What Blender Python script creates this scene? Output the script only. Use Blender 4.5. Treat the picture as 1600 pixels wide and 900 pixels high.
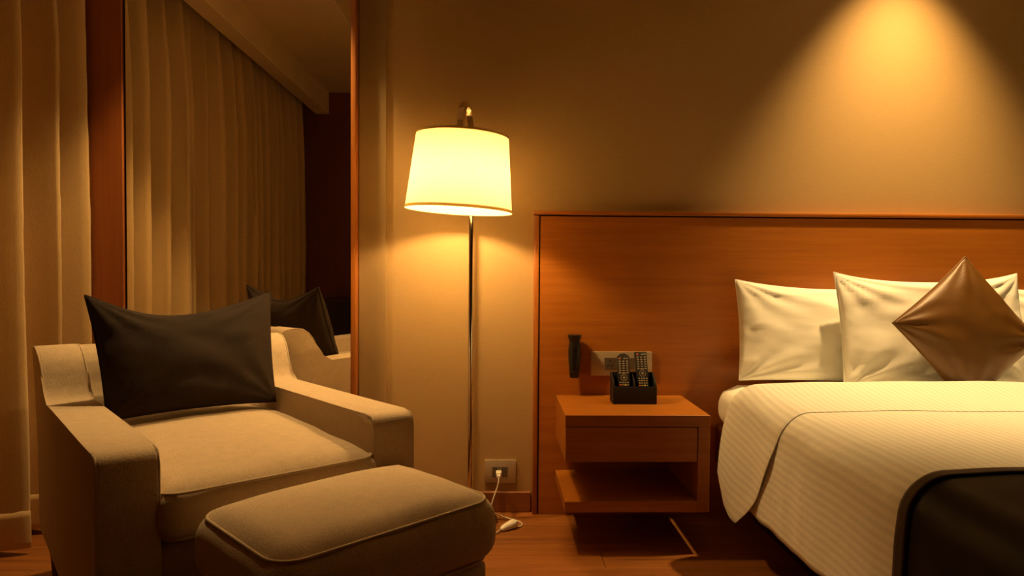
import bpy, bmesh, math, random
from math import sin, cos, pi, radians, sqrt, atan, exp
from mathutils import Vector, Matrix, noise

random.seed(7)
for o in list(bpy.data.objects):
    bpy.data.objects.remove(o, do_unlink=True)
SC = bpy.context.scene
COL = SC.collection

# ------------------------------------------------------------------ camera
F_PX, CAM_H = 1067.0, 0.9636
yaw, pitch, roll = atan(25 / F_PX), atan(30 / F_PX), radians(0.4)
fwd = Vector((sin(yaw) * cos(pitch), cos(yaw) * cos(pitch), -sin(pitch)))
rgt = Vector((cos(yaw), -sin(yaw), 0))
upv = rgt.cross(fwd)
R = rgt * cos(roll) + upv * sin(roll)
U = upv * cos(roll) - rgt * sin(roll)
cam = bpy.data.cameras.new('camera')
cam.sensor_width = 36.0
cam.lens = F_PX / 1600 * 36.0
cam.clip_start = 0.02
camo = bpy.data.objects.new('camera', cam)
COL.objects.link(camo)
M3 = Matrix((R, U, -fwd)).transposed()
camo.matrix_world = Matrix.Translation((0, 0, CAM_H)) @ M3.to_4x4()
SC.camera = camo

# ------------------------------------------------------------------ world, light, exposure
w = bpy.data.worlds.new('night')
SC.world = w
w.use_nodes = True
w.node_tree.nodes['Background'].inputs[0].default_value = (0.010, 0.012, 0.02, 1)
w.node_tree.nodes['Background'].inputs[1].default_value = 0.05
SC.view_settings.view_transform = 'Standard'
SC.view_settings.look = 'None'
SC.view_settings.exposure = 0.0
SC.view_settings.gamma = 1.0
SC.view_settings.use_curve_mapping = False

WARM = (1.0, 0.62, 0.235)
BULB_STRENGTH = 860.0
SPOT_POWER = 300.0
CHAIR_SPOT_POWER = 112.0
SPOT_XYZ = (1.575, 2.40, 2.50)

# ------------------------------------------------------------------ helpers: materials
def new_mat(name):
    m = bpy.data.materials.new(name)
    m.use_nodes = True
    nt = m.node_tree
    b = nt.nodes['Principled BSDF']
    return m, nt, b

def N(nt, t, **kw):
    n = nt.nodes.new(t)
    for k, v in kw.items():
        setattr(n, k, v)
    return n

def ramp(nt, stops):
    r = N(nt, 'ShaderNodeValToRGB')
    e = r.color_ramp.elements
    e[0].position, e[0].color = stops[0][0], (*stops[0][1], 1)
    e[1].position, e[1].color = stops[-1][0], (*stops[-1][1], 1)
    for p, c in stops[1:-1]:
        x = e.new(p)
        x.color = (*c, 1)
    return r

def coords(nt, scale=(1, 1, 1), kind='Object', rot=(0, 0, 0)):
    tc = N(nt, 'ShaderNodeTexCoord')
    mp = N(nt, 'ShaderNodeMapping')
    mp.inputs['Scale'].default_value = scale
    mp.inputs['Rotation'].default_value = rot
    nt.links.new(tc.outputs[kind], mp.inputs['Vector'])
    return mp.outputs['Vector']

def noise_tex(nt, vec, scale, detail=4, rough=.6):
    n = N(nt, 'ShaderNodeTexNoise')
    n.inputs['Scale'].default_value = scale
    n.inputs['Detail'].default_value = detail
    n.inputs['Roughness'].default_value = rough
    nt.links.new(vec, n.inputs['Vector'])
    return n

def bump(nt, b, h, strength, dist):
    bp = N(nt, 'ShaderNodeBump')
    bp.inputs['Strength'].default_value = strength
    bp.inputs['Distance'].default_value = dist
    nt.links.new(h, bp.inputs['Height'])
    nt.links.new(bp.outputs['Normal'], b.inputs['Normal'])

def mat_plain(name, col, rough=.5, metal=0.0, spec=.5, nscale=40, var=.06):
    m, nt, b = new_mat(name)
    v = coords(nt)
    n = noise_tex(nt, v, nscale, 3)
    r = ramp(nt, [(.3, tuple(c * (1 - var) for c in col)), (.7, tuple(min(1, c * (1 + var)) for c in col))])
    nt.links.new(n.outputs['Fac'], r.inputs[0])
    nt.links.new(r.outputs[0], b.inputs['Base Color'])
    b.inputs['Roughness'].default_value = rough
    b.inputs['Metallic'].default_value = metal
    b.inputs['Specular IOR Level'].default_value = spec
    return m

def mat_wood(name, dark, light, axis='x', scale=1.0, rough=.42, rnd=0.0, contrast=1.0):
    """fine straight grain running along the given axis"""
    m, nt, b = new_mat(name)
    st = {'x': (1.2, 30, 30), 'y': (30, 1.2, 30), 'z': (30, 30, 1.2)}[axis]
    st = tuple(s * scale for s in st)
    v = coords(nt, st)
    n1 = noise_tex(nt, v, 1.6, 6, .65)
    v2 = coords(nt, tuple(s * 5 for s in st))
    n2 = noise_tex(nt, v2, 1.2, 3, .5)
    mx = N(nt, 'ShaderNodeMath', operation='MULTIPLY_ADD')
    mx.inputs[1].default_value = .35
    nt.links.new(n2.outputs['Fac'], mx.inputs[0])
    nt.links.new(n1.outputs['Fac'], mx.inputs[2])
    mid = tuple((a + c) / 2 for a, c in zip(dark, light))
    r = ramp(nt, [(.45, dark), (.66, mid), (.9, light)])
    nt.links.new(mx.outputs[0], r.inputs[0])
    out = r.outputs[0]
    if rnd:
        oi = N(nt, 'ShaderNodeObjectInfo')
        hs = N(nt, 'ShaderNodeHueSaturation')
        mr = N(nt, 'ShaderNodeMapRange')
        mr.inputs['To Min'].default_value = 1 - rnd
        mr.inputs['To Max'].default_value = 1 + rnd
        nt.links.new(oi.outputs['Random'], mr.inputs['Value'])
        nt.links.new(mr.outputs[0], hs.inputs['Value'])
        nt.links.new(out, hs.inputs['Color'])
        out = hs.outputs[0]
    nt.links.new(out, b.inputs['Base Color'])
    b.inputs['Roughness'].default_value = rough
    bump(nt, b, mx.outputs[0], .12, .002)
    return m

def mat_fabric(name, col, weave=900, strength=.35, rough=.9, var=.12, sheen=.15, stretch=(1, 1, 1), blotch=9):
    m, nt, b = new_mat(name)
    v = coords(nt, stretch)
    n1 = noise_tex(nt, v, weave, 2, .5)
    n2 = noise_tex(nt, v, blotch, 3, .5)
    ad = N(nt, 'ShaderNodeMath', operation='MULTIPLY_ADD')
    ad.inputs[1].default_value = .5
    nt.links.new(n2.outputs['Fac'], ad.inputs[0])
    nt.links.new(n1.outputs['Fac'], ad.inputs[2])
    r = ramp(nt, [(.45, tuple(c * (1 - var) for c in col)), (1.0, tuple(min(1, c * (1 + var)) for c in col))])
    nt.links.new(ad.outputs[0], r.inputs[0])
    nt.links.new(r.outputs[0], b.inputs['Base Color'])
    b.inputs['Roughness'].default_value = rough
    b.inputs['Specular IOR Level'].default_value = .2
    b.inputs['Sheen Weight'].default_value = sheen
    bump(nt, b, n1.outputs['Fac'], strength, .002)
    return m

def mat_linen_stripe(name, col, period=.022, amount=.11):
    """white satin-stripe bed linen; the stripe follows the cloth through its UV"""
    m, nt, b = new_mat(name)
    tc = N(nt, 'ShaderNodeTexCoord')
    sp = N(nt, 'ShaderNodeSeparateXYZ')
    nt.links.new(tc.outputs['UV'], sp.inputs[0])
    mu = N(nt, 'ShaderNodeMath', operation='MULTIPLY')
    mu.inputs[1].default_value = 2 * pi / period
    nt.links.new(sp.outputs['X'], mu.inputs[0])
    sn = N(nt, 'ShaderNodeMath', operation='SINE')
    nt.links.new(mu.outputs[0], sn.inputs[0])
    r = ramp(nt, [(0.40, tuple(c * (1 - amount) for c in col)), (.60, col)])
    mr = N(nt, 'ShaderNodeMapRange')
    mr.inputs['From Min'].default_value = -1
    nt.links.new(sn.outputs[0], mr.inputs['Value'])
    nt.links.new(mr.outputs[0], r.inputs[0])
    nt.links.new(r.outputs[0], b.inputs['Base Color'])
    rr = N(nt, 'ShaderNodeMapRange')
    rr.inputs['To Min'].default_value = .42
    rr.inputs['To Max'].default_value = .8
    nt.links.new(mr.outputs[0], rr.inputs['Value'])
    nt.links.new(rr.outputs[0], b.inputs['Roughness'])
    b.inputs['Specular IOR Level'].default_value = .3
    v = coords(nt)
    n = noise_tex(nt, v, 14, 4, .6)
    bump(nt, b, n.outputs['Fac'], .25, .012)
    return m

# ------------------------------------------------------------------ helpers: geometry
def link(o, parent=None):
    COL.objects.link(o)
    if parent is not None:
        o.parent = parent
    return o

def tag(o, label=None, cat=None, group=None, kind=None):
    if label: o['label'] = label
    if cat: o['category'] = cat
    if group: o['group'] = group
    if kind: o['kind'] = kind
    return o

def thing(name, label, cat, loc=(0, 0, 0), rotz=0.0, group=None):
    o = bpy.data.objects.new(name, None)
    o.empty_display_size = .05
    o.location = loc
    o.rotation_euler = (0, 0, rotz)
    link(o)
    return tag(o, label, cat, group)

def obj(name, bm, mat, parent=None, smooth=35, loc=None, rot=None):
    me = bpy.data.meshes.new(name)
    bmesh.ops.recalc_face_normals(bm, faces=bm.faces[:])
    bm.to_mesh(me)
    bm.free()
    if smooth is not None:
        for p in me.polygons:
            p.use_smooth = True
        if smooth < 180:
            me.set_sharp_from_angle(angle=radians(smooth))
    me.materials.append(mat)
    o = bpy.data.objects.new(name, me)
    if loc: o.location = loc
    if rot: o.rotation_euler = rot
    return link(o, parent)

def box(x0, x1, y0, y1, z0, z1, bev=0.0, seg=2, bm=None):
    b = bmesh.new()
    bmesh.ops.create_cube(b, size=1)
    for v in b.verts:
        v.co = Vector(((x0 + x1) / 2 + v.co.x * (x1 - x0), (y0 + y1) / 2 + v.co.y * (y1 - y0), (z0 + z1) / 2 + v.co.z * (z1 - z0)))
    if bev > 0:
        bmesh.ops.bevel(b, geom=b.edges[:], offset=bev, segments=seg, affect='EDGES', profile=.5)
    return merge(bm, b)

def merge(bm, b):
    if bm is None:
        return b
    me = bpy.data.meshes.new('tmp')
    b.to_mesh(me)
    b.free()
    bm.from_mesh(me)
    bpy.data.meshes.remove(me)
    return bm

def tube(pts, r, closed=False, seg=8, bm=None, flat=None):
    """sweep a round (or flat = (half width, half thickness)) section along pts"""
    b = bmesh.new()
    pts = [Vector(p) for p in pts]
    n = len(pts)
    rings = []
    prev = None
    for i, p in enumerate(pts):
        if closed:
            t = pts[(i + 1) % n] - pts[i - 1]
        else:
            t = pts[min(i + 1, n - 1)] - pts[max(i - 1, 0)]
        t.normalize()
        if prev is None:
            a = Vector((0, 0, 1)) if abs(t.z) < .9 else Vector((1, 0, 0))
            nrm = (a - t * a.dot(t)).normalized()
        else:
            nrm = (prev - t * prev.dot(t)).normalized()
        prev = nrm
        bn = t.cross(nrm)
        rr = r[i] if isinstance(r, (list, tuple)) else r
        ring = []
        for k in range(seg):
            a = 2 * pi * (k + .5) / seg
            if flat:
                ca, sa = cos(a), sin(a)
                ring.append(b.verts.new(p + nrm * (flat[0] * (1 if ca > 0 else -1) * min(1, abs(ca) * 1.5)) + bn * (flat[1] * (1 if sa > 0 else -1) * min(1, abs(sa) * 1.5))))
            else:
                ring.append(b.verts.new(p + nrm * cos(a) * rr + bn * sin(a) * rr))
        rings.append(ring)
    for i in range(n if closed else n - 1):
        A, B = rings[i], rings[(i + 1) % n]
        for k in range(seg):
            b.faces.new((A[k], A[(k + 1) % seg], B[(k + 1) % seg], B[k]))
    if not closed:
        b.faces.new(rings[0][::-1])
        b.faces.new(rings[-1])
    return merge(bm, b)

def lathe(prof, seg=32, bm=None, cap=True, sq=None):
    """prof = [(radius, z)]; sq = superellipse exponent per point for squarish sections"""
    b = bmesh.new()
    rings = []
    for i, (r, z) in enumerate(prof):
        ring = []
        for k in range(seg):
            a = 2 * pi * k / seg
            ca, sa = cos(a), sin(a)
            if sq:
                e = sq[i]
                f = (abs(ca) ** e + abs(sa) ** e) ** (-1 / e)
            else:
                f = 1
            ring.append(b.verts.new((r * f * ca, r * f * sa, z)))
        rings.append(ring)
    for A, B in zip(rings, rings[1:]):
        for k in range(seg):
            b.faces.new((A[k], A[(k + 1) % seg], B[(k + 1) % seg], B[k]))
    if cap:
        b.faces.new(rings[0][::-1])
        b.faces.new(rings[-1])
    return merge(bm, b)

def grid(fn, nu, nv, uv=None, closed_u=False):
    b = bmesh.new()
    vs = [[b.verts.new(fn(i / nu, j / nv)) for j in range(nv + 1)] for i in range(nu + (0 if closed_u else 1))]
    L = b.loops.layers.uv.new('UVMap') if uv else None
    for i in range(nu):
        for j in range(nv):
            i2 = (i + 1) % nu if closed_u else i + 1
            f = b.faces.new((vs[i][j], vs[i2][j], vs[i2][j + 1], vs[i][j + 1]))
            if uv:
                cs = ((i, j), (i + 1, j), (i + 1, j + 1), (i, j + 1))
                for lp, (a, c) in zip(f.loops, cs):
                    lp[L].uv = uv(a / nu, c / nv)
    return b

def puff(wx, wy, h, r, crown=0.02, n=14, nz=6, bulge=0.0, wob=0.0, seed=0):
    """upholstered block centred on x,y, standing on z=0: rounded edges, crowned top"""
    b = bmesh.new()
    bmesh.ops.create_cube(b, size=2)
    bmesh.ops.subdivide_edges(b, edges=b.edges[:], cuts=n, use_grid_fill=True)
    hx, hy, hz = wx / 2, wy / 2, h / 2
    for v in b.verts:
        s = v.co.copy()
        # push samples towards the edges so that the rounding is well resolved
        q = [abs(c) ** .8 * (1 if c > 0 else -1) for c in s]
        p = Vector((q[0] * hx, q[1] * hy, q[2] * hz))
        c = Vector((max(-hx + r, min(hx - r, p.x)), max(-hy + r, min(hy - r, p.y)), max(-hz + r, min(hz - r, p.z))))
        d = p - c
        if d.length > 1e-9:
            m = max(abs(d.x), abs(d.y), abs(d.z))
            p = c + d.normalized() * m
        k = max(0, 1 - (p.x / hx) ** 2) * max(0, 1 - (p.y / hy) ** 2)
        if p.z > 0:
            p.z += crown * k ** .6
        e = 1 - (p.z / hz) ** 2 if abs(p.z) < hz else 0
        p.x += bulge * e * (p.x / hx)
        p.y += bulge * e * (p.y / hy)
        if wob:
            p += noise.noise_vector(p * 9 + Vector((seed, 0, 0))) * wob
        p.z += hz
        v.co = p
    return b

def rrect(wx, wy, r, z, n=6):
    out = []
    for cx, cy, a0 in ((1, 1, 0), (-1, 1, 90), (-1, -1, 180), (1, -1, 270)):
        for k in range(n + 1):
            a = radians(a0 + 90 * k / n)
            out.append((cx * (wx / 2 - r) + r * cos(a), cy * (wy / 2 - r) + r * sin(a), z))
    # add points along the straight sides
    res = []
    m = len(out)
    for i in range(m):
        p, q = Vector(out[i]), Vector(out[(i + 1) % m])
        res.append(p)
        L = (q - p).length
        k = int(L / .05)
        for j in range(1, k):
            res.append(p.lerp(q, j / k))
    return res

def pillow(wx, wy, t, n=34, pinch=.06, p=.45, wr=.006, seed=0, sag=None, wf=5.0, ear=.0):
    """soft cushion in the local XZ plane (x width, z height), thickness along y; front is -y; bottom edge at z=0"""
    b = bmesh.new()
    def pt(s, q, side):
        x = wx / 2 * s * (1 - pinch * (1 - q * q))
        z = wy / 2 * q * (1 - pinch * (1 - s * s))
        d = max(0.0, (1 - s * s) * (1 - q * q))
        th = t / 2 * d ** p
        # wrinkles that radiate from the corners and seams
        e = d ** .35
        cx, cz = (1 if s > 0 else -1), (1 if q > 0 else -1)
        ang = math.atan2(q - cz, s - cx)
        rad = sqrt((q - cz) ** 2 + (s - cx) ** 2)
        wv = sin(ang * 13 + seed * 1.7 + cx * 2 + cz) * exp(-rad * 1.6) * wr * 1.0
        nv = Vector((s * 1.6 + seed * 3.1, q * 2.6 + side, seed * .7))
        wv += noise.noise(nv * wf * .35) * wr * .9
        rdg = 1 - abs(noise.noise(Vector((s * .9 - q * .5 + seed * 5, q * 2.4 + s * .8, side * 2.0)) * wf * .9))
        wv += (rdg ** 6) * wr * .45 * (.3 + .7 * min(1, max(abs(s), abs(q)) ** 3))
        y = side * (th + wv * min(1, e * 1.6))
        if d <= 1e-9:
            y = 0
        co = Vector((x, y, z))
        if ear:
            k = max(0, (abs(s) * abs(q)) ** 5)
            co.z += ear * k * cz
        if sag:
            co = sag(co, s, q)
        co.z += wy / 2
        return co
    fr = [[None] * (n + 1) for _ in range(n + 1)]
    bk = [[None] * (n + 1) for _ in range(n + 1)]
    g = lambda i: sin((i / n - .5) * pi) * .75 + (2 * i / n - 1) * .25
    for i in range(n + 1):
        for j in range(n + 1):
            fr[i][j] = b.verts.new(pt(g(i), g(j), -1))
            if i in (0, n) or j in (0, n):
                bk[i][j] = fr[i][j]
            else:
                bk[i][j] = b.verts.new(pt(g(i), g(j), 1))
    for i in range(n):
        for j in range(n):
            b.faces.new((fr[i][j], fr[i + 1][j], fr[i + 1][j + 1], fr[i][j + 1]))
            b.faces.new((bk[i][j], bk[i][j + 1], bk[i + 1][j + 1], bk[i + 1][j]))
    edge = [fr[i][0].co.copy() for i in range(n)] + [fr[n][j].co.copy() for j in range(n)] + \
           [fr[i][n].co.copy() for i in range(n, 0, -1)] + [fr[0][j].co.copy() for j in range(n, 0, -1)]
    return b, edge

# ------------------------------------------------------------------ materials
M = {}
def build_mats():
    # wallpaper with a fine horizontal weave
    m, nt, b = new_mat('wallpaper')
    v = coords(nt, (60, 60, 900))
    n = noise_tex(nt, v, 1.0, 3, .6)
    v2 = coords(nt)
    n2 = noise_tex(nt, v2, 1.4, 3, .5)
    r = ramp(nt, [(.3, (.42, .275, .115)), (.7, (.47, .31, .132))])
    nt.links.new(n.outputs['Fac'], r.inputs[0])
    nt.links.new(r.outputs[0], b.inputs['Base Color'])
    b.inputs['Roughness'].default_value = .62
    b.inputs['Specular IOR Level'].default_value = .35
    bump(nt, b, n.outputs['Fac'], .12, .0012)
    M['wall'] = m
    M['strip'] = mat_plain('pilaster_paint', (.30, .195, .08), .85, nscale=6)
    M['ceiling'] = mat_plain('ceiling_paint', (.74, .56, .32), .9, nscale=3)
    M['far_wall'] = mat_plain('brown_wall_covering', (.16, .10, .05), .9, nscale=4)
    M['head_wood'] = mat_wood('headboard_veneer', (.34, .105, .010), (.46, .155, .017), 'x', .9, .38)
    M['trim_wood'] = mat_wood('edge_wood', (.33, .10, .016), (.44, .15, .022), 'x', 1.2, .32)
    M['trim_wood_v'] = mat_wood('edge_wood_upright', (.33, .10, .016), (.44, .15, .022), 'z', 1.2, .4)
    M['stand_wood'] = mat_wood('nightstand_veneer', (.32, .105, .010), (.44, .16, .018), 'x', 1.1, .38)
    M['post_wood'] = mat_wood('post_veneer', (.30, .080, .012), (.38, .110, .016), 'z', 1.6, .55)
    M['floor_wood'] = mat_wood('floor_oak', (.17, .052, .010), (.34, .125, .024), 'x', .75, .38, rnd=.12)
    M['dark_wood'] = mat_wood('dark_wood', (.13, .03, .010), (.18, .045, .014), 'z', 1.2, .5)
    M['black_wood'] = mat_wood('black_wood', (.02, .010, .006), (.035, .018, .01), 'x', 1.2, .5)
    M['bed_wood'] = mat_wood('bed_base_wood', (.10, .028, .009), (.15, .045, .012), 'y', 1.2, .5)
    M['base_wood'] = mat_wood('skirting_wood', (.20, .060, .014), (.30, .10, .022), 'x', 1.2, .5)
    M['leg_wood'] = mat_wood('leg_wood', (.10, .03, .010), (.16, .05, .014), 'z', 1.2, .4)
    M['uphol'] = mat_fabric('beige_upholstery', (.50, .385, .255), 260, .5, .92, .13, .1, blotch=40)
    M['piping'] = mat_fabric('beige_piping', (.46, .35, .23), 500, .3, .9, .08, .1)
    M['brown_cloth'] = mat_fabric('dark_brown_cloth', (.030, .0185, .012), 420, .5, .9, .3, .0, (1, 3, 1))
    M['curtain'] = mat_fabric('curtain_weave', (.57, .385, .175), 700, .4, .9, .12, .1, (1, 1, .12))
    M['hem'] = M['curtain']
    M['linen'] = mat_linen_stripe('striped_linen', (.85, .84, .77))
    M['sheet'] = mat_fabric('plain_sheet', (.85, .84, .77), 900, .1, .85, .02, .1)
    M['pillow'] = mat_fabric('pillow_cotton', (.88, .87, .81), 700, .12, .8, .02, .1, blotch=20)
    M['bronze'] = mat_fabric('bronze_satin', (.135, .058, .008), 600, .2, .45, .12, .0)
    M['bronze'].node_tree.nodes['Principled BSDF'].inputs['Specular IOR Level'].default_value = .5
    M['bronze_edge'] = mat_fabric('bronze_seam', (.17, .08, .018), 600, .2, .5, .1, .2)
    M['runner'] = mat_fabric('black_satin', (.006, .0035, .0022), 500, .15, .5, .2, .0)
    M['runner'].node_tree.nodes['Principled BSDF'].inputs['Specular IOR Level'].default_value = .14
    M['runner_edge'] = mat_fabric('brown_band', (.045, .020, .009), 500, .15, .6, .15, .2)
    M['chrome'] = mat_plain('polished_chrome', (.75, .70, .62), .10, 1.0, nscale=10, var=.02)
    M['dark_metal'] = mat_plain('dark_bronze', (.045, .032, .022), .35, .6, nscale=30)
    M['black_plastic'] = mat_plain('black_plastic', (.012, .010, .009), .28, 0, .5)
    M['remote_plastic'] = mat_plain('remote_plastic', (.016, .013, .012), .45, 0, .5)
    M['leatherette'] = mat_fabric('black_leatherette', (.022, .017, .014), 260, .4, .5, .2, .0)
    M['button'] = mat_plain('button_grey', (.42, .33, .22), .5)
    M['red_button'] = mat_plain('button_red', (.75, .16, .04), .5)
    M['yellow_button'] = mat_plain('button_yellow', (.85, .62, .12), .5)
    M['plate'] = mat_plain('champagne_plate', (.52, .42, .29), .35, .35, nscale=200)
    M['socket'] = mat_plain('grey_socket', (.13, .09, .06), .5)
    M['hole'] = mat_plain('socket_hole', (.01, .008, .006), .8)
    M['white_plastic'] = mat_plain('white_plastic', (.82, .78, .66), .35)
    M['cord'] = mat_plain('clear_white_cord', (.66, .58, .44), .4)
    M['groove'] = mat_plain('groove_black', (.03, .012, .006), .8)
    # mirror
    m, nt, b = new_mat('mirror_silver')
    v = coords(nt)
    n = noise_tex(nt, v, 2.0, 2)
    r = ramp(nt, [(.3, (.80, .76, .68)), (.7, (.82, .78, .70))])
    nt.links.new(n.outputs['Fac'], r.inputs[0])
    nt.links.new(r.outputs[0], b.inputs['Base Color'])
    b.inputs['Metallic'].default_value = 1
    b.inputs['Roughness'].default_value = .008
    M['mirror'] = m
    # lamp shade: cloth that lets light through
    m, nt, b = new_mat('shade_cloth')
    nt.nodes.remove(b)
    out = nt.nodes['Material Output']
    v = coords(nt, (1, 1, .2))
    n = noise_tex(nt, v, 220, 3)
    r = ramp(nt, [(.3, (.66, .58, .38)), (.7, (.74, .65, .44))])
    nt.links.new(n.outputs['Fac'], r.inputs[0])
    d = N(nt, 'ShaderNodeBsdfDiffuse')
    t = N(nt, 'ShaderNodeBsdfTranslucent')
    mx = N(nt, 'ShaderNodeMixShader')
    mx.inputs[0].default_value = .27
    for s in (d, t):
        nt.links.new(r.outputs[0], s.inputs['Color'])
    nt.links.new(d.outputs[0], mx.inputs[1])
    nt.links.new(t.outputs[0], mx.inputs[2])
    nt.links.new(mx.outputs[0], out.inputs['Surface'])
    M['shade'] = m
    m2 = m.copy()
    m2.name = 'shade_band'
    for nd in m2.node_tree.nodes:
        if nd.type == 'VALTORGB':
            nd.color_ramp.elements[0].color = (.62, .42, .14, 1)
            nd.color_ramp.elements[1].color = (.70, .50, .18, 1)
    M['shade_band'] = m2
    M['shade_disc'] = mat_fabric('shade_disc', (.45, .33, .16), 600, .2, .8, .1, .1)
    # light sources
    for nm, st in (('bulb_glow', BULB_STRENGTH), ('spot_lens', 60.0)):
        m, nt, b = new_mat(nm)
        b.inputs['Base Color'].default_value = (.9, .8, .6, 1)
        b.inputs['Emission Color'].default_value = (*WARM, 1)
        b.inputs['Emission Strength'].default_value = st
        M[nm] = m
    # dark night glass
    m, nt, b = new_mat('night_glass')
    b.inputs['Base Color'].default_value = (.02, .025, .03, 1)
    b.inputs['Roughness'].default_value = .05
    M['glass'] = m
build_mats()

# ------------------------------------------------------------------ the room
XL, XR, YB, YR, ZC, ZS = -1.85, 3.60, 2.69, -2.20, 2.56, 2.41
def struct(name, bm, mat, parent=None, smooth=30):
    o = obj(name, bm, mat, parent, smooth)
    if parent is None:
        o['kind'] = 'structure'
    return o

fl = struct('floor', box(XL, XR, YR, YB, -.08, -.012), M['groove'])
tag(fl, 'orange brown wooden plank floor of the bedroom')
row, wd = 0, .19
y = YR
while y < YB - .001:
    y1 = min(YB, y + wd)
    x = XL - random.uniform(0, 1.0)
    while x < XR:
        a, b_ = max(XL, x), min(XR, x + 1.25)
        if b_ - a > .02:
            obj('plank', box(a + .0008, b_ - .0008, y + .0008, y1 - .0008, -.012, 0, .0012, 1), M['floor_wood'], fl, 30)
        x += 1.25
    y = y1

wb = struct('wall_back', box(XL, XR, YB, YB + .12, -.08, 2.75), M['wall'])
tag(wb, 'beige papered wall behind the floor lamp and headboard')
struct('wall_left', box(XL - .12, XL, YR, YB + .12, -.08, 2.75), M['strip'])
struct('wall_right', box(XR, XR + .12, YR, YB + .12, -.08, 2.75), M['far_wall'])
struct('wall_rear', box(XL, XR + .12, YR - .12, YR, -.08, 2.75), M['far_wall'])
wr_ = struct('wall_rear_left', box(XL, -.90, YR, -.46, -.012, 2.56, .003, 1), M['dark_wood'])
tag(wr_, 'dark wooden wall panel seen in the mirror')
struct('ceiling', box(-.885, XR, YR, YB, ZC, ZC + .1), M['ceiling'])
s_ = struct('ceiling_soffit', box(-1.50, -.885, YR, YB, ZS, ZC + .1, .004, 1), M['ceiling'])
p_ = struct('trim_1', box(-1.50, -1.39, -.46, YB, 2.23, ZS, .004, 1), M['ceiling'])
tag(p_, 'plain pelmet hanging in front of the curtain heads')
struct('ceiling_pocket', box(XL, -1.50, YR, YB, 2.52, 2.66), M['ceiling'])
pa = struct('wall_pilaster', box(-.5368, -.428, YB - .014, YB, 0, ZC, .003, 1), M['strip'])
tag(pa, 'narrow matt upright wall strip between mirror edge and papered wall')
po = struct('trim_2', box(-1.555, -1.412, 2.625, YB, 0, 2.5, .003, 1), M['post_wood'])
tag(po, 'upright red brown wooden post between curtain and mirror')
bb = struct('baseboard_back', box(-.428, .143, YB - .015, YB, 0, .082, .003, 1), M['base_wood'])

# window behind the curtains
wn = bpy.data.objects.new('window_1', None)
link(wn)
wn['kind'] = 'structure'
obj('window_pane', box(XL + .004, XL + .012, -.2, 2.3, .25, 2.15), M['glass'], wn)
fb = None
for a, b_, c, d in ((-.25, 2.35, .2, .26), (-.25, 2.35, 2.12, 2.18), (-.25, -.19, .2, 2.18), (2.29, 2.35, .2, 2.18), (1.02, 1.08, .2, 2.18)):
    fb = box(XL + .001, XL + .035, a, b_, c, d, .003, 1, fb)
obj('window_frame', fb, M['dark_wood'], wn)

# ------------------------------------------------------------------ mirror on the back wall
mi = thing('wall_mirror', 'tall frameless wall mirror reflecting the curtains and the back of the armchair', 'mirror', (-.98, YB, 0))
ox = .98
obj('mirror_pane', box(-1.402 + ox, -.5575 + ox, -.060, -.001, .09, 2.41), M['mirror'], mi, None)
obj('edge_strip', box(-.557 + ox, -.537 + ox, -.062, -.001, .02, 2.41, .003, 2), M['trim_wood_v'], mi)
obj('shadow_gap', box(-1.4115 + ox, -1.4025 + ox, -.050, -.001, .09, 2.41), M['groove'], mi, None)
obj('plinth', box(-1.4115 + ox, -.5575 + ox, -.062, -.001, 0.001, .0895), M['base_wood'], mi)

# ------------------------------------------------------------------ headboard
hb = thing('headboard', 'wide orange brown wooden headboard panel fixed to the wall behind bed and nightstand', 'headboard', (1.85, YB, 0))
HX0, HX1, HZ = .147, 3.45, 1.19
q = -1.85
obj('panel', box(HX0 + .0245 + q, HX1 - .0245 + q, -.038, -.001, .0, HZ - .0215, .001, 1), M['head_wood'], hb)
obj('side_trim', box(HX0 + q, HX0 + .019 + q, -.042, -.001, 0, HZ - .0195, .002, 2), M['trim_wood_v'], hb)
obj('side_trim', box(HX1 - .019 + q, HX1 + q, -.042, -.001, 0, HZ - .0195, .002, 2), M['trim_wood_v'], hb)
obj('top_trim', box(HX0 - .002 + q, HX1 + .002 + q, -.046, -.001, HZ - .016, HZ, .003, 2), M['trim_wood'], hb)
obj('shadow_groove', box(HX0 + .0192 + q, HX1 - .0192 + q, -.030, -.0005, 0.001, HZ - .0162), M['groove'], hb, None)

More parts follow.
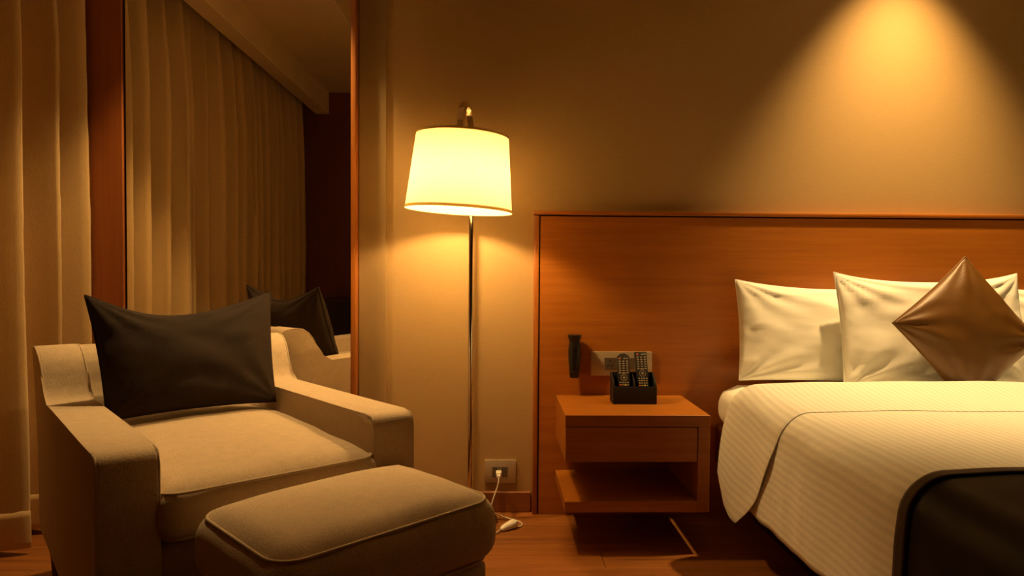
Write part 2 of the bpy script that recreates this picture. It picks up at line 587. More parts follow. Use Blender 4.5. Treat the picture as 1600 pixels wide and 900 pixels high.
# ------------------------------------------------------------------ curtains
def curtain(name, label, y0, y1, pleats, seed, lead=0.0):
    rnd = random.Random(seed)
    th = thing(name, label, 'curtain', (-1.655, (y0 + y1) / 2, 0), 0, 'floor length window curtains')
    yc = (y0 + y1) / 2
    NPP = 16
    n = pleats * NPP
    amp = [rnd.uniform(.70, 1.08) for _ in range(pleats + 2)]
    wid = [rnd.uniform(.75, 1.3) for _ in range(pleats)]
    tot = sum(wid)
    cum = [0]
    for x in wid:
        cum.append(cum[-1] + x / tot)
    ska = [rnd.uniform(-.16, .04) for _ in range(pleats + 1)]
    zb = [rnd.uniform(-.006, .008) for _ in range(pleats + 1)]
    z0, z1 = .022, 2.44
    def pos(s, z, off=0.0):
        ph = s * pleats
        i = min(pleats - 1, int(ph))
        f = ph - i
        A = .100 * ((1 - f) * amp[i] + f * amp[i + 1])
        hz = max(0, (z - 1.75) / .69)
        A *= 1 - .45 * hz ** 1.5
        drift = .012 * noise.noise(Vector((i * 2.3 + seed, z * .9, 0)))
        c = cos(2 * pi * f)
        # pointed ridges near the heading, round ones lower down
        sh = ((1 + c) / 2) ** 1.25
        sh = max(0.0, sh)
        sh = sh ** (1.0 + .9 * hz)
        sh = sh + .05 * sin(4 * pi * f + i * 1.7) * (1 - hz) * amp[i]
        base = y0 + (y1 - y0) * (cum[i] + (cum[i + 1] - cum[i]) * f)
        yy = base + (y1 - y0) / pleats * ska[i] * sin(2 * pi * f) * (1.0 - .6 * hz) + drift
        xx = A * (2 * sh - 1) + .010 * noise.noise(Vector((base * 9, z * 1.3, seed))) * (1 - hz)
        xx += .0025 * noise.noise(Vector((base * 40, z * 11, seed)))
        if i == 0: xx += lead * (1 - f)
        return Vector((xx + off, yy - yc, z))
    NZ = 46
    zz = lambda j: z0 + (z1 - z0) * j
    o = obj('cloth', grid(lambda u, v: pos(u, zz(v)), n, NZ), M['curtain'], th, 180)
    md = o.modifiers.new('thick', 'SOLIDIFY'); md.thickness = .003; md.offset = 0
    def hem(u, v):
        z = .022 + v * .125
        k = 1 - abs(2 * v - 1) ** 4
        zz_ = z + (.006 * noise.noise(Vector((u * 90, 0, seed))) if v > .9 else 0)
        return pos(u, zz_, .0018 + .0012 * k)
    h = obj('hem', grid(hem, n, 6), M['hem'], th, 180)
    md = h.modifiers.new('thick', 'SOLIDIFY'); md.thickness = .003; md.offset = 0
    return th
curtain('window_curtain', 'beige floor length curtain hanging beside the wooden post, left of armchair', 2.610, 1.10, 9, 5, .034)
curtain('window_curtain', 'beige curtain further from the post, seen only as reflection deep in the mirror', 1.07, -.44, 10, 11)

# ------------------------------------------------------------------ armchair
CH = (-.812, 1.954); CHR = radians(38.6)
# local frame: x = width (towards image right), -y = front
W_, A_ = .722, .118
ch = thing('armchair', 'beige upholstered armchair with low flat arms and rounded shoulders', 'armchair', (CH[0], CH[1], 0), CHR)
VF, ZA, ZB, ZT = .512, .590, .575, .722
def side_profile():
    p = [(VF, .155), (VF + .002, .30), (VF, ZA - .030), (VF - .006, ZA - .012), (VF - .020, ZA - .001), (VF - .05, ZA + .001)]
    for k in range(1, 6):
        f = k / 6
        p.append((VF - .05 - f * (VF - .05 + .255), ZA + (ZB - ZA) * f))
    p += [(-.255, ZB), (-.285, ZB + .004), (-.306, ZB + .016), (-.322, ZB + .040), (-.336, ZB + .072), (-.352, ZB + .100),
          (-.375, ZB + .124), (-.405, ZT - .006), (-.44, ZT), (-.475, ZT - .002), (-.498, ZT - .012), (-.508, ZT - .034)]
    p += [(-.508, .60), (-.500, .40), (-.488, .155)]
    return p
prof = side_profile()
for s in (-1, 1):
    b = bmesh.new()
    a0, a1 = (s * W_ / 2, s * (W_ / 2 - A_))
    va = [b.verts.new((a0, -v, z)) for v, z in prof]
    vb = [b.verts.new((a1, -v, z)) for v, z in prof]
    # shoulders lean outwards a little
    for vv in va + vb:
        k = max(0, (vv.co.z - .5) / .22) * max(0, min(1, (vv.co.y - .2) / .2))
        vv.co.x += s * .012 * k
    nP = len(prof)
    fa, fb_ = b.faces.new(va), b.faces.new(vb[::-1])
    for i in range(nP):
        b.faces.new((va[i], vb[i], vb[(i + 1) % nP], va[(i + 1) % nP]))
    ed = [e for e in b.edges if len([f for f in e.link_faces if f in (fa, fb_)]) == 1]
    bmesh.ops.bevel(b, geom=ed, offset=.011, segments=3, affect='EDGES', profile=.5)
    bmesh.ops.triangulate(b, faces=[f for f in b.faces if len(f.verts) > 4])
    arm = obj('arm', b, M['uphol'], ch, 50)
    # piping round the outer and inner outline, and down the front panel
    for xs, i0 in ((a0 - s * .0035, 0), (a1 + s * .0035, 0)):
        pts = []
        for v, z in prof[:-2]:
            k = max(0, (z - .5) / .22) * max(0, min(1, (-v - .2) / .2))
            pts.append((xs + s * .012 * k, -v + (.0035 if v > VF - .02 else 0), z - .0028))
        obj('piping', tube(pts, .0032, seg=6), M['piping'], arm, 180)
ix = W_ / 2 - A_
# backrest between the shoulders, slightly raked and padded
def back_pt(u, v):
    x = -ix - .022 + (2 * ix + .044) * u
    ang = v * 2 * pi
    prof_b = [(-.265, .20), (-.278, .45), (-.296, .576), (-.309, .591), (-.325, .615), (-.339, .647), (-.355, .675), (-.378, .698), (-.407, ZT - .009), (-.44, ZT - .003), (-.478, ZT - .006), (-.500, ZT - .022), (-.506, .60), (-.497, .40), (-.487, .157), (-.30, .157), (-.265, .20)]
    t = v * (len(prof_b) - 1)
    i = min(len(prof_b) - 2, int(t)); f = t - i
    a, c = prof_b[i], prof_b[i + 1]
    vv, z = a[0] + (c[0] - a[0]) * f, a[1] + (c[1] - a[1]) * f
    return Vector((x, -vv, z))
obj('backrest', grid(back_pt, 12, 64), M['uphol'], ch, 60)
# seat deck rail below the cushion
obj('front_rail', box(-ix - .002, ix + .002, -.490, -.30, .155, .385, .012, 3), M['uphol'], ch, 40)
obj('seat_deck', box(-ix - .002, ix + .002, -.30, .31, .20, .380, .006, 2), M['uphol'], ch, 40)
b = puff(2 * ix + .012, .86, .118, .034, .026, n=18, bulge=.008, wob=.004, seed=3)
sc_ = obj('seat_cushion', b, M['uphol'], ch, 180, loc=(0, -.097, .386))
for zc in (.108, .012):
    obj('piping', tube(rrect(2 * ix + .006, .855, .045, zc), .0034, closed=True, seg=6), M['piping'], sc_, 180)
for sx in (-1, 1):
    for sy, yy in ((-1, -.465), (1, .445)):
        lp = lathe([(.015, 0), (.017, .01), (.026, .150), (.026, .158)], 12, sq=[6] * 4)
        obj('leg', lp, M['leg_wood'], ch, 40, loc=(sx * (W_ / 2 - .045), yy, 0))

# big dark cushion on the chair
def sag_big(co, s, q):
    if q > 0:
        co.z -= .050 * q * max(0, 1 - ((s + .18) / 1.18) ** 2 if s > -.18 else 1 - ((s + .18) / .82) ** 2) ** 1.3
        co.z += .010 * q * s * s
    co.y += .02 * (1 - s * s) * q
    co.x *= 1 - .122 * (1 - q) / 2
    return co
b, edge = pillow(.534, .360, .15, 40, pinch=.035, p=.42, wr=.007, seed=4, sag=sag_big, wf=3.0)
rot = Matrix.Rotation(CHR, 4, 'Z')
loc = Vector((CH[0], CH[1], 0)) + (rot @ Vector((-.002, .118, 0)))
cu = obj('throw_cushion', b, M['brown_cloth'], None, 180, loc=(loc.x, loc.y, .535), rot=(radians(-22), 0, CHR + radians(-1)))
tag(cu, 'large dark brown cushion leaning against the back of the beige armchair', 'cushion')
obj('seam', tube(edge, .0032, closed=True, seg=6), M['brown_cloth'], cu, 180)

# ------------------------------------------------------------------ ottoman
ot = thing('ottoman', 'beige upholstered footstool with thick piped cushion top before the armchair', 'ottoman', (-.2965, 1.414, 0), radians(43.5))
OX, OY = .505, .355
t_ = obj('cushion_top', puff(OX, OY, .150, .048, .021, n=18, bulge=.011, wob=.003, seed=9), M['uphol'], ot, 180, loc=(0, 0, .330))
obj('piping', tube(rrect(OX - .012, OY - .012, .053, .138), .0034, closed=True, seg=6), M['piping'], t_, 180)
obj('piping', tube(rrect(OX - .014, OY - .014, .055, .012), .0036, closed=True, seg=6), M['piping'], t_, 180)
obj('base', box(-OX / 2 + .014, OX / 2 - .014, -OY / 2 + .014, OY / 2 - .014, .10, .337, .018, 3), M['uphol'], ot, 40)
for sx in (-1, 1):
    for sy in (-1, 1):
        obj('leg', lathe([(.014, 0), (.022, .095), (.022, .103)], 12, sq=[6] * 3), M['leg_wood'], ot, 40, loc=(sx * (OX / 2 - .05), sy * (OY / 2 - .05), 0))

# ------------------------------------------------------------------ floor lamp
LX, LY = -.0955, 2.580
la = thing('floor_lamp', 'chrome floor lamp with hooked stem and glowing cream drum shade', 'lamp', (LX, LY, 0))
obj('base', lathe([(.101, 0), (.105, .003), (.105, .014), (.099, .018), (.02, .022), (.013, .03)], 48), M['dark_metal'], la, 30)
SXY = Vector((-.030, -.200))
pts = [(0, 0, .02), (0, 0, .5), (0, 0, 1.0), (0, 0, 1.44)]
hook = []
for k in range(0, 15):
    a = pi * k / 14
    f = (1 - cos(a)) / 2
    hook.append((SXY.x * f, SXY.y * f, 1.44 + .112 * sin(a)))
hook.append((SXY.x, SXY.y, 1.40))
obj('pole', tube(pts, .0088, seg=16), M['chrome'], la, 60)
obj('hook', tube(hook, .009, seg=12, flat=(.0105, .0105)), M['chrome'], la, 40)
obj('collar', lathe([(.0115, 1.425), (.0115, 1.455)], 20), M['chrome'], la, 40)
sh = bpy.data.objects.new('shade', None)
# shade cloth, tilted a little to the right as it hangs
SH_Z0, SH_H, RB, RT = 1.1635, .2595, .1852, .1598
def shell(u, v):
    a = 2 * pi * u
    r = RB + (RT - RB) * v
    return Vector((r * cos(a), r * sin(a), SH_H * v))
tilt = radians(2.9)
b = grid(shell, 64, 8, closed_u=True)
shade = obj('shade', b, M['shade'], la, 180, loc=(SXY.x - .006, SXY.y, SH_Z0), rot=(0, tilt, 0))
bpy.data.objects.remove(sh)
ring = lambda r, z: [(r * cos(2 * pi * k / 64), r * sin(2 * pi * k / 64), z) for k in range(64)]
def band(z0, z1):
    def fn(u, v):
        a = 2 * pi * u
        z = z0 + (z1 - z0) * v
        r = RB + (RT - RB) * z / SH_H + .0012
        return Vector((r * cos(a), r * sin(a), z))
    return grid(fn, 64, 1, closed_u=True)
obj('bottom_band', band(-.001, .009), M['shade_band'], shade, 180)
obj('top_band', band(SH_H - .007, SH_H + .001), M['shade_band'], shade, 180)
obj('top_disc', lathe([(.010, SH_H - .010), (RT - .004, SH_H - .010), (RT - .004, SH_H - .007), (.010, SH_H - .007)], 48), M['shade_disc'], shade, 30)
sp = tube(ring(RT - .002, SH_H - .004), .0018, closed=True, seg=6)
for k in range(3):
    a = 2 * pi * k / 3 + .4
    sp = tube([(0, 0, SH_H - .012), ((RT - .002) * cos(a), (RT - .002) * sin(a), SH_H - .004)], .0018, seg=6, bm=sp)
obj('spider', sp, M['chrome'], shade, 180)
obj('socket', lathe([(.014, .138), (.017, .142), (.017, .175), (.008, .18), (.006, .252)], 20), M['chrome'], shade, 40)
bl = []
for k in range(13):
    a = pi * k / 12
    bl.append((max(.001, .022 * sin(a)) if k < 9 else .022 * sin(a) * .9 + .004, .104 - .024 * cos(a) + (.010 if k > 8 else 0)))
obj('bulb', lathe(bl, 20), M['bulb_glow'], shade, 180)

# ------------------------------------------------------------------ power outlet by the floor, and the lamp's cord
def plate_box(th, x0, x1, z0, z1, yb, yf, mat):
    return obj('cover_plate', box(x0, x1, yf, yb, z0, z1, .003, 2), mat, th)
po_ = thing('floor_outlet', 'champagne wall outlet low beside the headboard with a white plug in it', 'outlet', (.022, YB, .115))
plate_box(po_, -.062, .062, 0, .093, 0, -.010, M['plate'])
so = obj('socket', box(-.033, -.001, -.0135, -.010, .024, .068, .001, 1), M['socket'], po_)
obj('pin_hole', lathe([(.0028, 0), (.0028, .0012)], 10), M['hole'], so, 40, loc=(-.017, -.0135, .058), rot=(radians(90), 0, 0))
obj('switch', box(.001, .028, -.0150, -.010, .026, .068, .001, 1), M['socket'], po_)
co = thing('power_cord', 'white plug and cord running from the low outlet to a loose coil on the floor', 'cord', (.045, 2.52, 0))
cx, cy = .045, 2.52
def L(x, y, z): return (x - cx, y - cy, z)
pl = box(.006 - .0015 - cx, .028 - .0015 - cx, 2.640 - cy, 2.6763 - cy, .150, .169, .004, 2)
pl = box(.010 - .0015 - cx, .024 - .0015 - cx, 2.620 - cy, 2.642 - cy, .148, .164, .005, 2, pl)
obj('plug', pl, M['white_plastic'], co, 40)
def spline(ctrl, n=10):
    c = [Vector(p) for p in ctrl]
    c = [c[0] * 2 - c[1]] + c + [c[-1] * 2 - c[-2]]
    out = []
    for i in range(1, len(c) - 2):
        for k in range(n):
            t = k / n
            a, b_, d, e = c[i - 1], c[i], c[i + 1], c[i + 2]
            out.append(.5 * ((2 * b_) + (d - a) * t + (2 * a - 5 * b_ + 4 * d - e) * t * t + (3 * b_ - a - 3 * d + e) * t ** 3))
    out.append(c[-2])
    return out
obj('cable', tube(spline([L(.0155, 2.625, .154), L(.012, 2.60, .135), L(-.010, 2.57, .075), L(-.020, 2.57, .032), L(-.005, 2.60, .0255), L(.040, 2.59, .012), L(.085, 2.575, .0045), L(.104, 2.545, .0035), L(.098, 2.520, .0035), L(.085, 2.518, .006), L(.076, 2.519, .013)]), .0028, seg=6), M['cord'], co, 180)
obj('cable', tube(spline([L(.026, 2.480, .010), L(.004, 2.452, .0035), L(-.02, 2.41, .0035), L(-.09, 2.40, .0035), L(-.16, 2.47, .0035), L(-.222, 2.535, .0035), L(-.208, 2.585, .008)]), .0028, seg=6), M['cord'], co, 180)
ad = puff(.034, .072, .030, .013, .002, n=8)
for v in ad.verts:
    k = (v.co.y + .036) / .072
    v.co.x *= .65 + .45 * k
    v.co.z *= .55 + .55 * k
obj('inline_switch', ad, M['white_plastic'], co, 180, loc=(.052 - cx, 2.500 - cy, .0005), rot=(0, 0, radians(-52)))

# ------------------------------------------------------------------ nightstand
NX0, NX1, NY0, NY1 = .236, .728, 2.282, 2.6505
ns = thing('nightstand', 'orange brown wall-hung nightstand with one drawer and open lower shelf', 'nightstand', ((NX0 + NX1) / 2, NY1, .141))
def nb(name, x0, x1, y0, y1, z0, z1, mat='stand_wood', bev=.0012):
    cx_, cy_ = (NX0 + NX1) / 2, NY1
    return obj(name, box(x0 - cx_, x1 - cx_, y0 - cy_, y1 - cy_, z0 - .141, z1 - .141, bev, 1), M[mat], ns)
nb('top', NX0, NX1, NY0, NY1, .4335, .472)
nb('side_panel', NX1 - .0395, NX1, NY0, NY1, .1785, .4330)
nb('bottom_shelf', NX0 + .001, NX1, NY0, NY1, .141, .178)
nb('drawer_box', NX0 + .001, NX1 - .0400, NY0 + .0185, NY1, .313, .4330)
nb('drawer_front', NX0 + .0015, NX1 - .0425, NY0 + .001, NY0 + .018, .3135, .4305)

# holder with the remotes
rh = thing('remote_holder', 'black leatherette box holding two remote controls on the nightstand', 'holder', (.510, 2.505, .4723))
HW, HD = .160, .075
hbm = None
t = .006
obj('front_wall', box(-HW / 2, HW / 2, -HD / 2, -HD / 2 + t, 0, .064, .0012, 2), M['leatherette'], rh)
obj('back_wall', box(-HW / 2, HW / 2, HD / 2 - t, HD / 2, 0, .108, .0012, 2), M['leatherette'], rh)
obj('bottom', box(-HW / 2 + t, HW / 2 - t, -HD / 2 + t, HD / 2 - t, 0.0003, t), M['leatherette'], rh)
def slant(x0, x1):
    b = bmesh.new()
    pr = [(-HD / 2 + t, .0003), (-HD / 2 + t, .064)]
    for k in range(1, 9):
        f = k / 8
        pr.append((-HD / 2 + t + (HD - 2 * t) * f, .064 + .044 * f ** .55))
    pr.append((HD / 2 - t, .0003))
    A = [b.verts.new((x0, y_, z)) for y_, z in pr]
    B = [b.verts.new((x1, y_, z)) for y_, z in pr]
    b.faces.new(A); b.faces.new(B[::-1])
    for i in range(len(pr)):
        b.faces.new((A[i], B[i], B[(i + 1) % len(pr)], A[(i + 1) % len(pr)]))
    return b
obj('side_wall', slant(-HW / 2, -HW / 2 + t), M['leatherette'], rh)
obj('side_wall', slant(HW / 2 - t, HW / 2), M['leatherette'], rh)
obj('divider', slant(-.002, .002), M['leatherette'], rh)

def remote(label, x, tiltz, length, rounded, rows_top, taper):
    r = thing('remote_control', label, 'remote', (x, 2.4790, .4850), radians(tiltz), 'remote controls in the holder')
    lean = radians(-20)
    rt = Matrix.Rotation(lean, 4, 'X')
    Wd, T = .046, .016
    # body outline in x,z then thickened along y
    b = bmesh.new()
    out = [(-Wd / 2 * taper, 0), (Wd / 2 * taper, 0)]
    if rounded:
        out += [(Wd / 2, length - .012)]
        for k in range(1, 8):
            a = k / 8
            out.append((Wd / 2 - Wd * a, length - .012 + .012 * sin(pi * a) ** .7))
        out += [(-Wd / 2, length - .012)]
    else:
        out += [(Wd / 2, length), (-Wd / 2, length)]
    A = [b.verts.new((p[0], 0, p[1])) for p in out]
    B = [b.verts.new((p[0], T, p[1])) for p in out]
    b.faces.new(A); b.faces.new(B[::-1])
    for i in range(len(out)):
        b.faces.new((A[i], B[i], B[(i + 1) % len(out)], A[(i + 1) % len(out)]))
    bmesh.ops.bevel(b, geom=b.edges[:], offset=.0022, segments=2, affect='EDGES', profile=.5)
    b.transform(rt)
    obj('body', b, M['remote_plastic'], r, 40)
    bt = bmesh.new(); rb = bmesh.new(); yb = bmesh.new(); pw = bmesh.new()
    def button(bm_, px, pz, wx=.0075, wz=.0042):
        k = taper + (1 - taper) * pz / length
        bb_ = box(px * k - wx / 2, px * k + wx / 2, -.0014, .0006, pz - wz / 2, pz + wz / 2, .0006, 1)
        bb_.transform(rt)
        merge(bm_, bb_)
    top = length - (.020 if rounded else .010)
    button(pw, -.014, top, .007, .006)
    button(bt, .004, top); button(bt, .014, top)
    z = top - .0105
    for k in range(rows_top):
        for px in (-.014, 0, .014):
            button(bt, px, z)
        z -= .0088
    button(bt, -.015, z); button(bt, 0, z - .001, .014, .004); button(bt, .015, z)
    zc_ = z - .018
    for k in range(10):
        a = 2 * pi * k / 10
        button(bt, .0125 * cos(a), zc_ + .0105 * sin(a), .0045, .003)
    button(bt, 0, zc_, .008, .007)
    z = zc_ - .0185
    while z > .012:
        for px in (-.015, -.005, .005, .015):
            if z < .062 and z > .053 and px in (-.015, .005):
                button(rb if px < 0 else yb, px, z, .0075, .005)
            else:
                button(bt, px, z, .006, .0042)
        z -= .0088
    tag(obj('buttons', bt, M['button'], r, 40), kind='stuff')
    obj('power_button', pw, M['red_button'], r, 40)
    obj('red_button', rb, M['red_button'], r, 40)
    if len(yb.verts): obj('yellow_button', yb, M['yellow_button'], r, 40)
    else: yb.free()
    return r
remote('black remote control with a rounded top, left one in the black box', .475, -2, .176, True, 5, .9)
remote('black remote control with a square top, right one in the black box', .548, 4, .182, False, 5, .86)

# torch clipped to the headboard
to = thing('torch', 'black emergency torch hanging upright on the headboard above the nightstand', 'torch', (.303, 2.612, .546))
obj('body', lathe([(.006, 0), (.016, .001), (.0175, .004), (.0185, .018), (.0190, .022), (.0225, .060), (.0240, .095), (.0225, .125), (.0205, .138), (.020, .142)], 28, sq=[2.6] * 10), M['black_plastic'], to, 50)
obj('head', lathe([(.020, .1423), (.0225, .150), (.0255, .157), (.0262, .163), (.0255, .166), (.020, .1662)], 28, sq=[3] * 6), M['black_plastic'], to, 40)
obj('end_ring', lathe([(.0192, .0205), (.0202, .022), (.0202, .026), (.0197, .0275)], 28, sq=[2.6] * 4), M['remote_plastic'], to, 50)
obj('lanyard_stud', lathe([(.0035, 0), (.003, .003)], 10), M['chrome'], to, 50, loc=(0, -.0235, .113), rot=(radians(90), 0, 0))
obj('wall_clip', box(-.010, .010, .018, .0395, .05, .12, .002, 1), M['black_plastic'], to)

# socket panel on the headboard
sp_ = thing('socket_panel', 'wide champagne socket panel on the headboard behind the remote controls', 'outlet', (.491, 2.6515, .550))
obj('cover_plate', box(-.119, .119, -.013, 0, 0, .094, .003, 2), M['plate'], sp_)
so = obj('socket', box(-.068, -.024, -.0155, -.013, .026, .071, .001, 1), M['socket'], sp_)
for px, pz in ((-.046, .060), (-.054, .040), (-.038, .040)):
    obj('pin_hole', lathe([(.003, 0), (.003, .0012)], 10), M['hole'], so, 40, loc=(px, -.0155, pz), rot=(radians(90), 0, 0))
for x0, x1 in ((-.022, .000), (.002, .024), (.026, .050)):
    obj('switch', box(x0, x1, -.0165, -.013, .027, .070, .001, 1), M['socket'], sp_)

# ------------------------------------------------------------------ bed
BX0, BX1, BY0, BY1 = .84, 2.62, .68, 2.642
bed = thing('bed', 'wide bed with dark wooden base and white fitted sheet under the duvet', 'bed', ((BX0 + BX1) / 2, (BY0 + BY1) / 2, 0))
bx, by = -(BX0 + BX1) / 2, -(BY0 + BY1) / 2
obj('bed_base', box(BX0 + .022 + bx, BX1 - .022 + bx, BY0 + .02 + by, BY1 + by, .215, .362, .006, 2), M['bed_wood'], bed)
pb = box(BX0 + .16 + bx, BX1 - .16 + bx, BY0 + .18 + by, BY1 - .05 + by, 0, .2148)
obj('plinth', pb, M['black_wood'], bed)
mt = puff(BX1 - BX0 - .02, BY1 - BY0 - .012, .166, .075, .003, n=20, bulge=.003, wob=.002, seed=2)
obj('mattress', mt, M['sheet'], bed, 180, loc=(0, 0, .362))

# cloth draped over the bed: path across the bed as arc length -> (x, z drop)
ZTOP = .562
def across(s, half, hemdrop, rad=.090, flare=.0):
    """s in metres from the bed's centre line; returns (x offset from centre, drop)"""
    sg = 1 if s > 0 else -1
    a = abs(s)
    flat_ = half - rad
    if a <= flat_:
        return sg * a, 0.010 * (a / flat_) ** 4
    a -= flat_
    arc = rad * pi / 2
    if a <= arc:
        t_ = a / rad
        return sg * (flat_ + rad * sin(t_)), .010 + rad * (1 - cos(t_))
    a -= arc
    return sg * (half + flare * a), .010 + rad + a
HALF = .912
CXB = 1.732
def drape(s, t, off=0.0, flare=.015, lump=.010, seed=0, half=HALF):
    """t = y position; beyond the foot the cloth drops"""
    x, d1 = across(s, half + off, .3, flare=flare)
    yfoot = .66 - off
    rad = .10
    if t >= yfoot + rad:
        yy, d2 = t, 0
    else:
        a = yfoot + rad - t
        arc = rad * pi / 2
        if a < arc:
            yy, d2 = yfoot + rad - rad * sin(a / rad), rad * (1 - cos(a / rad))
        else:
            yy, d2 = yfoot - (a - arc) * .02, rad + a - arc
    z = ZTOP + off - max(d1, d2)
    side = min(1, max(0, d1 - .03) / .12)
    n1 = noise.noise(Vector((s * 1.6 + seed, t * 1.7, .3)))
    n2 = noise.noise(Vector((s * 5 + seed, t * 4.0, 1.3)))
    z += lump * (1 - side) * (n1 + .35 * n2)
    fold = .009 + .007 * noise.noise(Vector((seed, t * 5.5, s * .6))) + .005 * noise.noise(Vector((seed + 5, t * 13, s * 1.5)))
    x += (1 if x > 0 else -1) * side * fold * 1.2
    return Vector((CXB + x, yy, z))
ARC_HALF = HALF - .090 + .090 * pi / 2
dv = thing('duvet', 'white satin striped duvet hanging over the bed side with its top turned down', 'duvet', (CXB, 1.5, 0))
def sub(p): return Vector((p.x - CXB, p.y - 1.5, p.z))
smax = ARC_HALF + .258
T0, T1 = .34, 2.245
def duv(u, v):
    s = -smax + 2 * smax * u
    t = T0 + (T1 - T0) * v
    p = drape(s, t)
    if abs(s) > smax - .03:
        p.z += .006 * noise.noise(Vector((t * 14, s, 0))) + .008 * sin(t * 5)
    return sub(p)
o = obj('cover', grid(duv, 150, 90, uv=lambda u, v: (-smax + 2 * smax * u, T0 + (T1 - T0) * v)), M['linen'], dv, 180)
md = o.modifiers.new('thick', 'SOLIDIFY'); md.thickness = .010; md.offset = -1
# turned-down top: a thick flattened roll across the bed that hangs lower at the sides
fs = ARC_HALF + .300
def roll_pt(u, v):
    s = -fs + 2 * fs * u
    a = 2 * pi * v
    ca, sa = cos(a), sin(a)
    e = .42
    ex = abs(ca) ** e * (1 if ca > 0 else -1)
    hang = max(0, abs(s) - ARC_HALF + .06) / .39
    y0_, y1_ = 1.925 + .020 * noise.noise(Vector((s * 2, 0, 4))) + .22 * hang ** 1.6, 2.25 + .03 * hang
    tip = min(1, max(0.12, (fs - abs(s)) / .05)) ** .5
    yc_, hw = (y0_ + y1_) / 2, (y1_ - y0_) / 2 * (.75 + .25 * tip)
    t = yc_ + hw * ex
    # thicker at the folded back edge
    thick = (.004 + .023 * max(0, (t - y0_) / (y1_ - y0_)) ** 2) * tip
    off = -.003 + thick * (1 + sa)
    p = drape(s, t, off, flare=.12, lump=.010)
    p.x += (-1 if s < 0 else 1) * .012 * sin(t * 21 + abs(s) * 5) * min(1, hang * 1.5)
    return sub(p)
b = grid(roll_pt, 150, 28, uv=lambda u, v: (-fs + 2 * fs * u, v))
bmesh.ops.remove_doubles(b, verts=b.verts[:], dist=1e-5)
bmesh.ops.holes_fill(b, edges=[e for e in b.edges if e.is_boundary], sides=0)
obj('turned_down_fold', b, M['linen'], dv, 180)

# black runner at the foot
rs = ARC_HALF + .345
ru = thing('bed_runner', 'black satin bed runner with brown border laid across the foot of the duvet', 'bed runner', (CXB, 1.0, 0))
def run_fn(ya, yb_, off, sm):
    def fn(u, v):
        s = -sm + 2 * sm * u
        t = ya + (yb_ - ya) * v
        p = drape(s, t, off, flare=.03, lump=.010)
        p.z += .003 * noise.noise(Vector((s * 6, t * 9, 8)))
        return Vector((p.x - CXB, p.y - 1.0, p.z))
    return fn
o = obj('cloth', grid(run_fn(.40, 1.310, .017, rs), 150, 40), M['runner'], ru, 180)
md = o.modifiers.new('thick', 'SOLIDIFY'); md.thickness = .006; md.offset = -1
o = obj('border', grid(run_fn(1.285, 1.313, .0225, rs), 150, 4), M['runner_edge'], ru, 180)
md = o.modifiers.new('thick', 'SOLIDIFY'); md.thickness = .005; md.offset = -1

# pillows
PZ = .5385
def bed_pillow(label, x, yb_, ztop, lean, seed, wx=.66, h=.40, rz=0.0, t=.14, ear=.010, ry=0.0):
    def sg(co, s, q):
        if q > 0:
            co.z -= .022 * q * (1 - s * s)
        return co
    b, edge = pillow(wx, h, t, 44, pinch=.03, p=.40, wr=.0075, seed=seed, sag=sg, wf=3.6, ear=ear)
    o = obj('bed_pillow', b, M['pillow'], None, 180, loc=(x, yb_, PZ + ear + abs(sin(radians(ry))) * wx / 2), rot=(radians(-lean), radians(ry), radians(rz)))
    tag(o, label, 'pillow', 'white pillows propped on the headboard')
    obj('seam', tube(edge, .0025, closed=True, seg=6), M['pillow'], o, 180)
    return o
bed_pillow('white pillow at the nightstand side, propped directly on the headboard', 1.262, 2.525, .91, 12.5, 1, wx=.70, h=.378, t=.105, ear=.003, ry=1.2)
bed_pillow('white pillow standing in front of its neighbours, behind the bronze cushion', 1.597, 2.414, .93, 12.5, 2, wx=.69, h=.410, rz=0, t=.105)
bed_pillow('white pillow at the far side of the bed, cut by the right picture edge', 2.215, 2.525, .91, 12.5, 3, wx=.70, h=.378, t=.105, ear=.003, ry=-1.2)

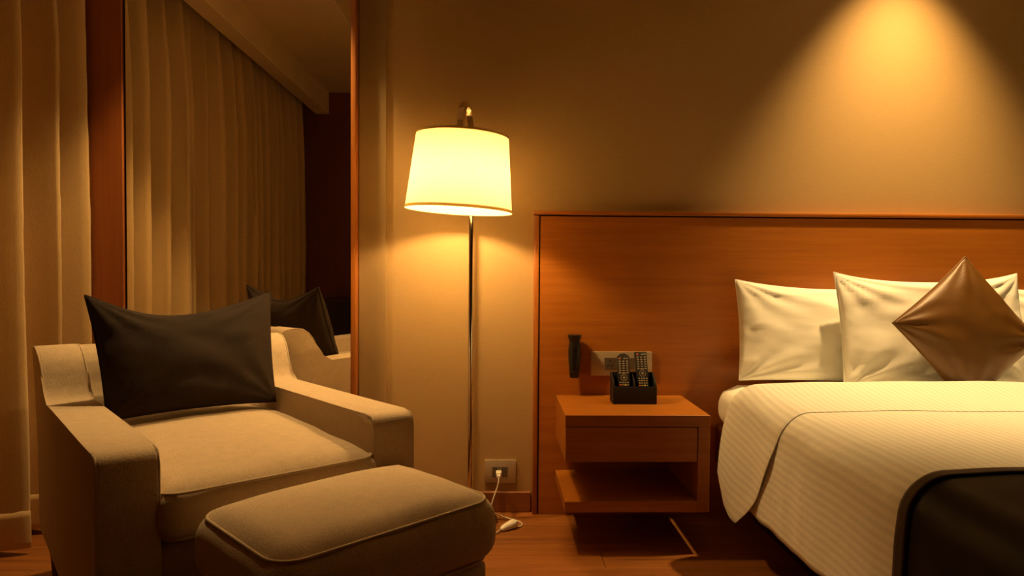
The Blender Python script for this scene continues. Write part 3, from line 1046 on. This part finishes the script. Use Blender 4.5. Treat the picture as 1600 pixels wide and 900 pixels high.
# bronze cushion standing on its corner
b, edge = pillow(.378, .378, .120, 40, pinch=.035, p=.5, wr=.006, seed=6, wf=2.6, ear=0)
for v in b.verts: v.co.z -= .189
edge = [Vector((e.x, e.y, e.z - .189)) for e in edge]
gr = Matrix.Rotation(radians(51.5), 4, 'Y')
b.transform(gr)
edge = [gr @ e for e in edge]
for q_ in [v.co for v in b.verts] + edge:
    if q_.z < -.185:
        q_.z = -.185 + (q_.z + .185) * .25
g = obj('accent_cushion', b, M['bronze'], None, 180, loc=(1.632, 2.325, .757), rot=(radians(-12), 0, radians(3)))
tag(g, 'bronze satin cushion standing on one corner before the white pillows', 'cushion')
obj('seam', tube(edge, .0028, closed=True, seg=6), M['bronze_edge'], g, 180)

# ------------------------------------------------------------------ ceiling spot above the headboard
def downlight(label, x, y, zc, power, size, blend):
    dl = thing('ceiling_downlight', label, 'downlight', (x, y, zc))
    obj('trim_ring', lathe([(.034, 0), (.048, -.001), (.050, -.005), (.046, -.009), (.036, -.008), (.034, 0)], 32, cap=False), M['white_plastic'], dl, 60)
    obj('lens', lathe([(.0335, -.0005), (.0335, -.003)], 24), M['spot_lens'], dl, 60)
    sl = bpy.data.lights.new('downlight_beam', 'SPOT')
    sl.energy = power
    sl.color = WARM
    sl.spot_size = radians(size)
    sl.spot_blend = blend
    sl.shadow_soft_size = .03
    so_ = bpy.data.objects.new('downlight_beam', sl)
    so_.location = (0, 0, -.015)
    link(so_, dl)
downlight('recessed round ceiling downlight above the middle of the headboard', SPOT_XYZ[0], SPOT_XYZ[1], ZC, SPOT_POWER, 72, .95)
downlight('recessed round ceiling downlight above the armchair, near the curtain', -.90, 2.43, ZS, CHAIR_SPOT_POWER, 77, .5)

# ------------------------------------------------------------------ side cabinet seen only in the mirror
sc2 = thing('side_cabinet', 'dark low cabinet standing against the dark wooden panel, seen in the mirror', 'cabinet', (-1.10, -.455, 0))
obj('carcass', box(-.24, .19, 0, .34, .06, .69, .004, 1), M['black_wood'], sc2)
obj('top', box(-.25, .195, 0, .35, .69, .715, .003, 1), M['black_wood'], sc2)
obj('door', box(-.232, -.028, .3402, .352, .07, .68, .002, 1), M['black_wood'], sc2)
obj('door', box(-.022, .182, .3402, .352, .07, .68, .002, 1), M['black_wood'], sc2)
obj('plinth', box(-.22, .17, .02, .31, 0, .06), M['black_wood'], sc2)
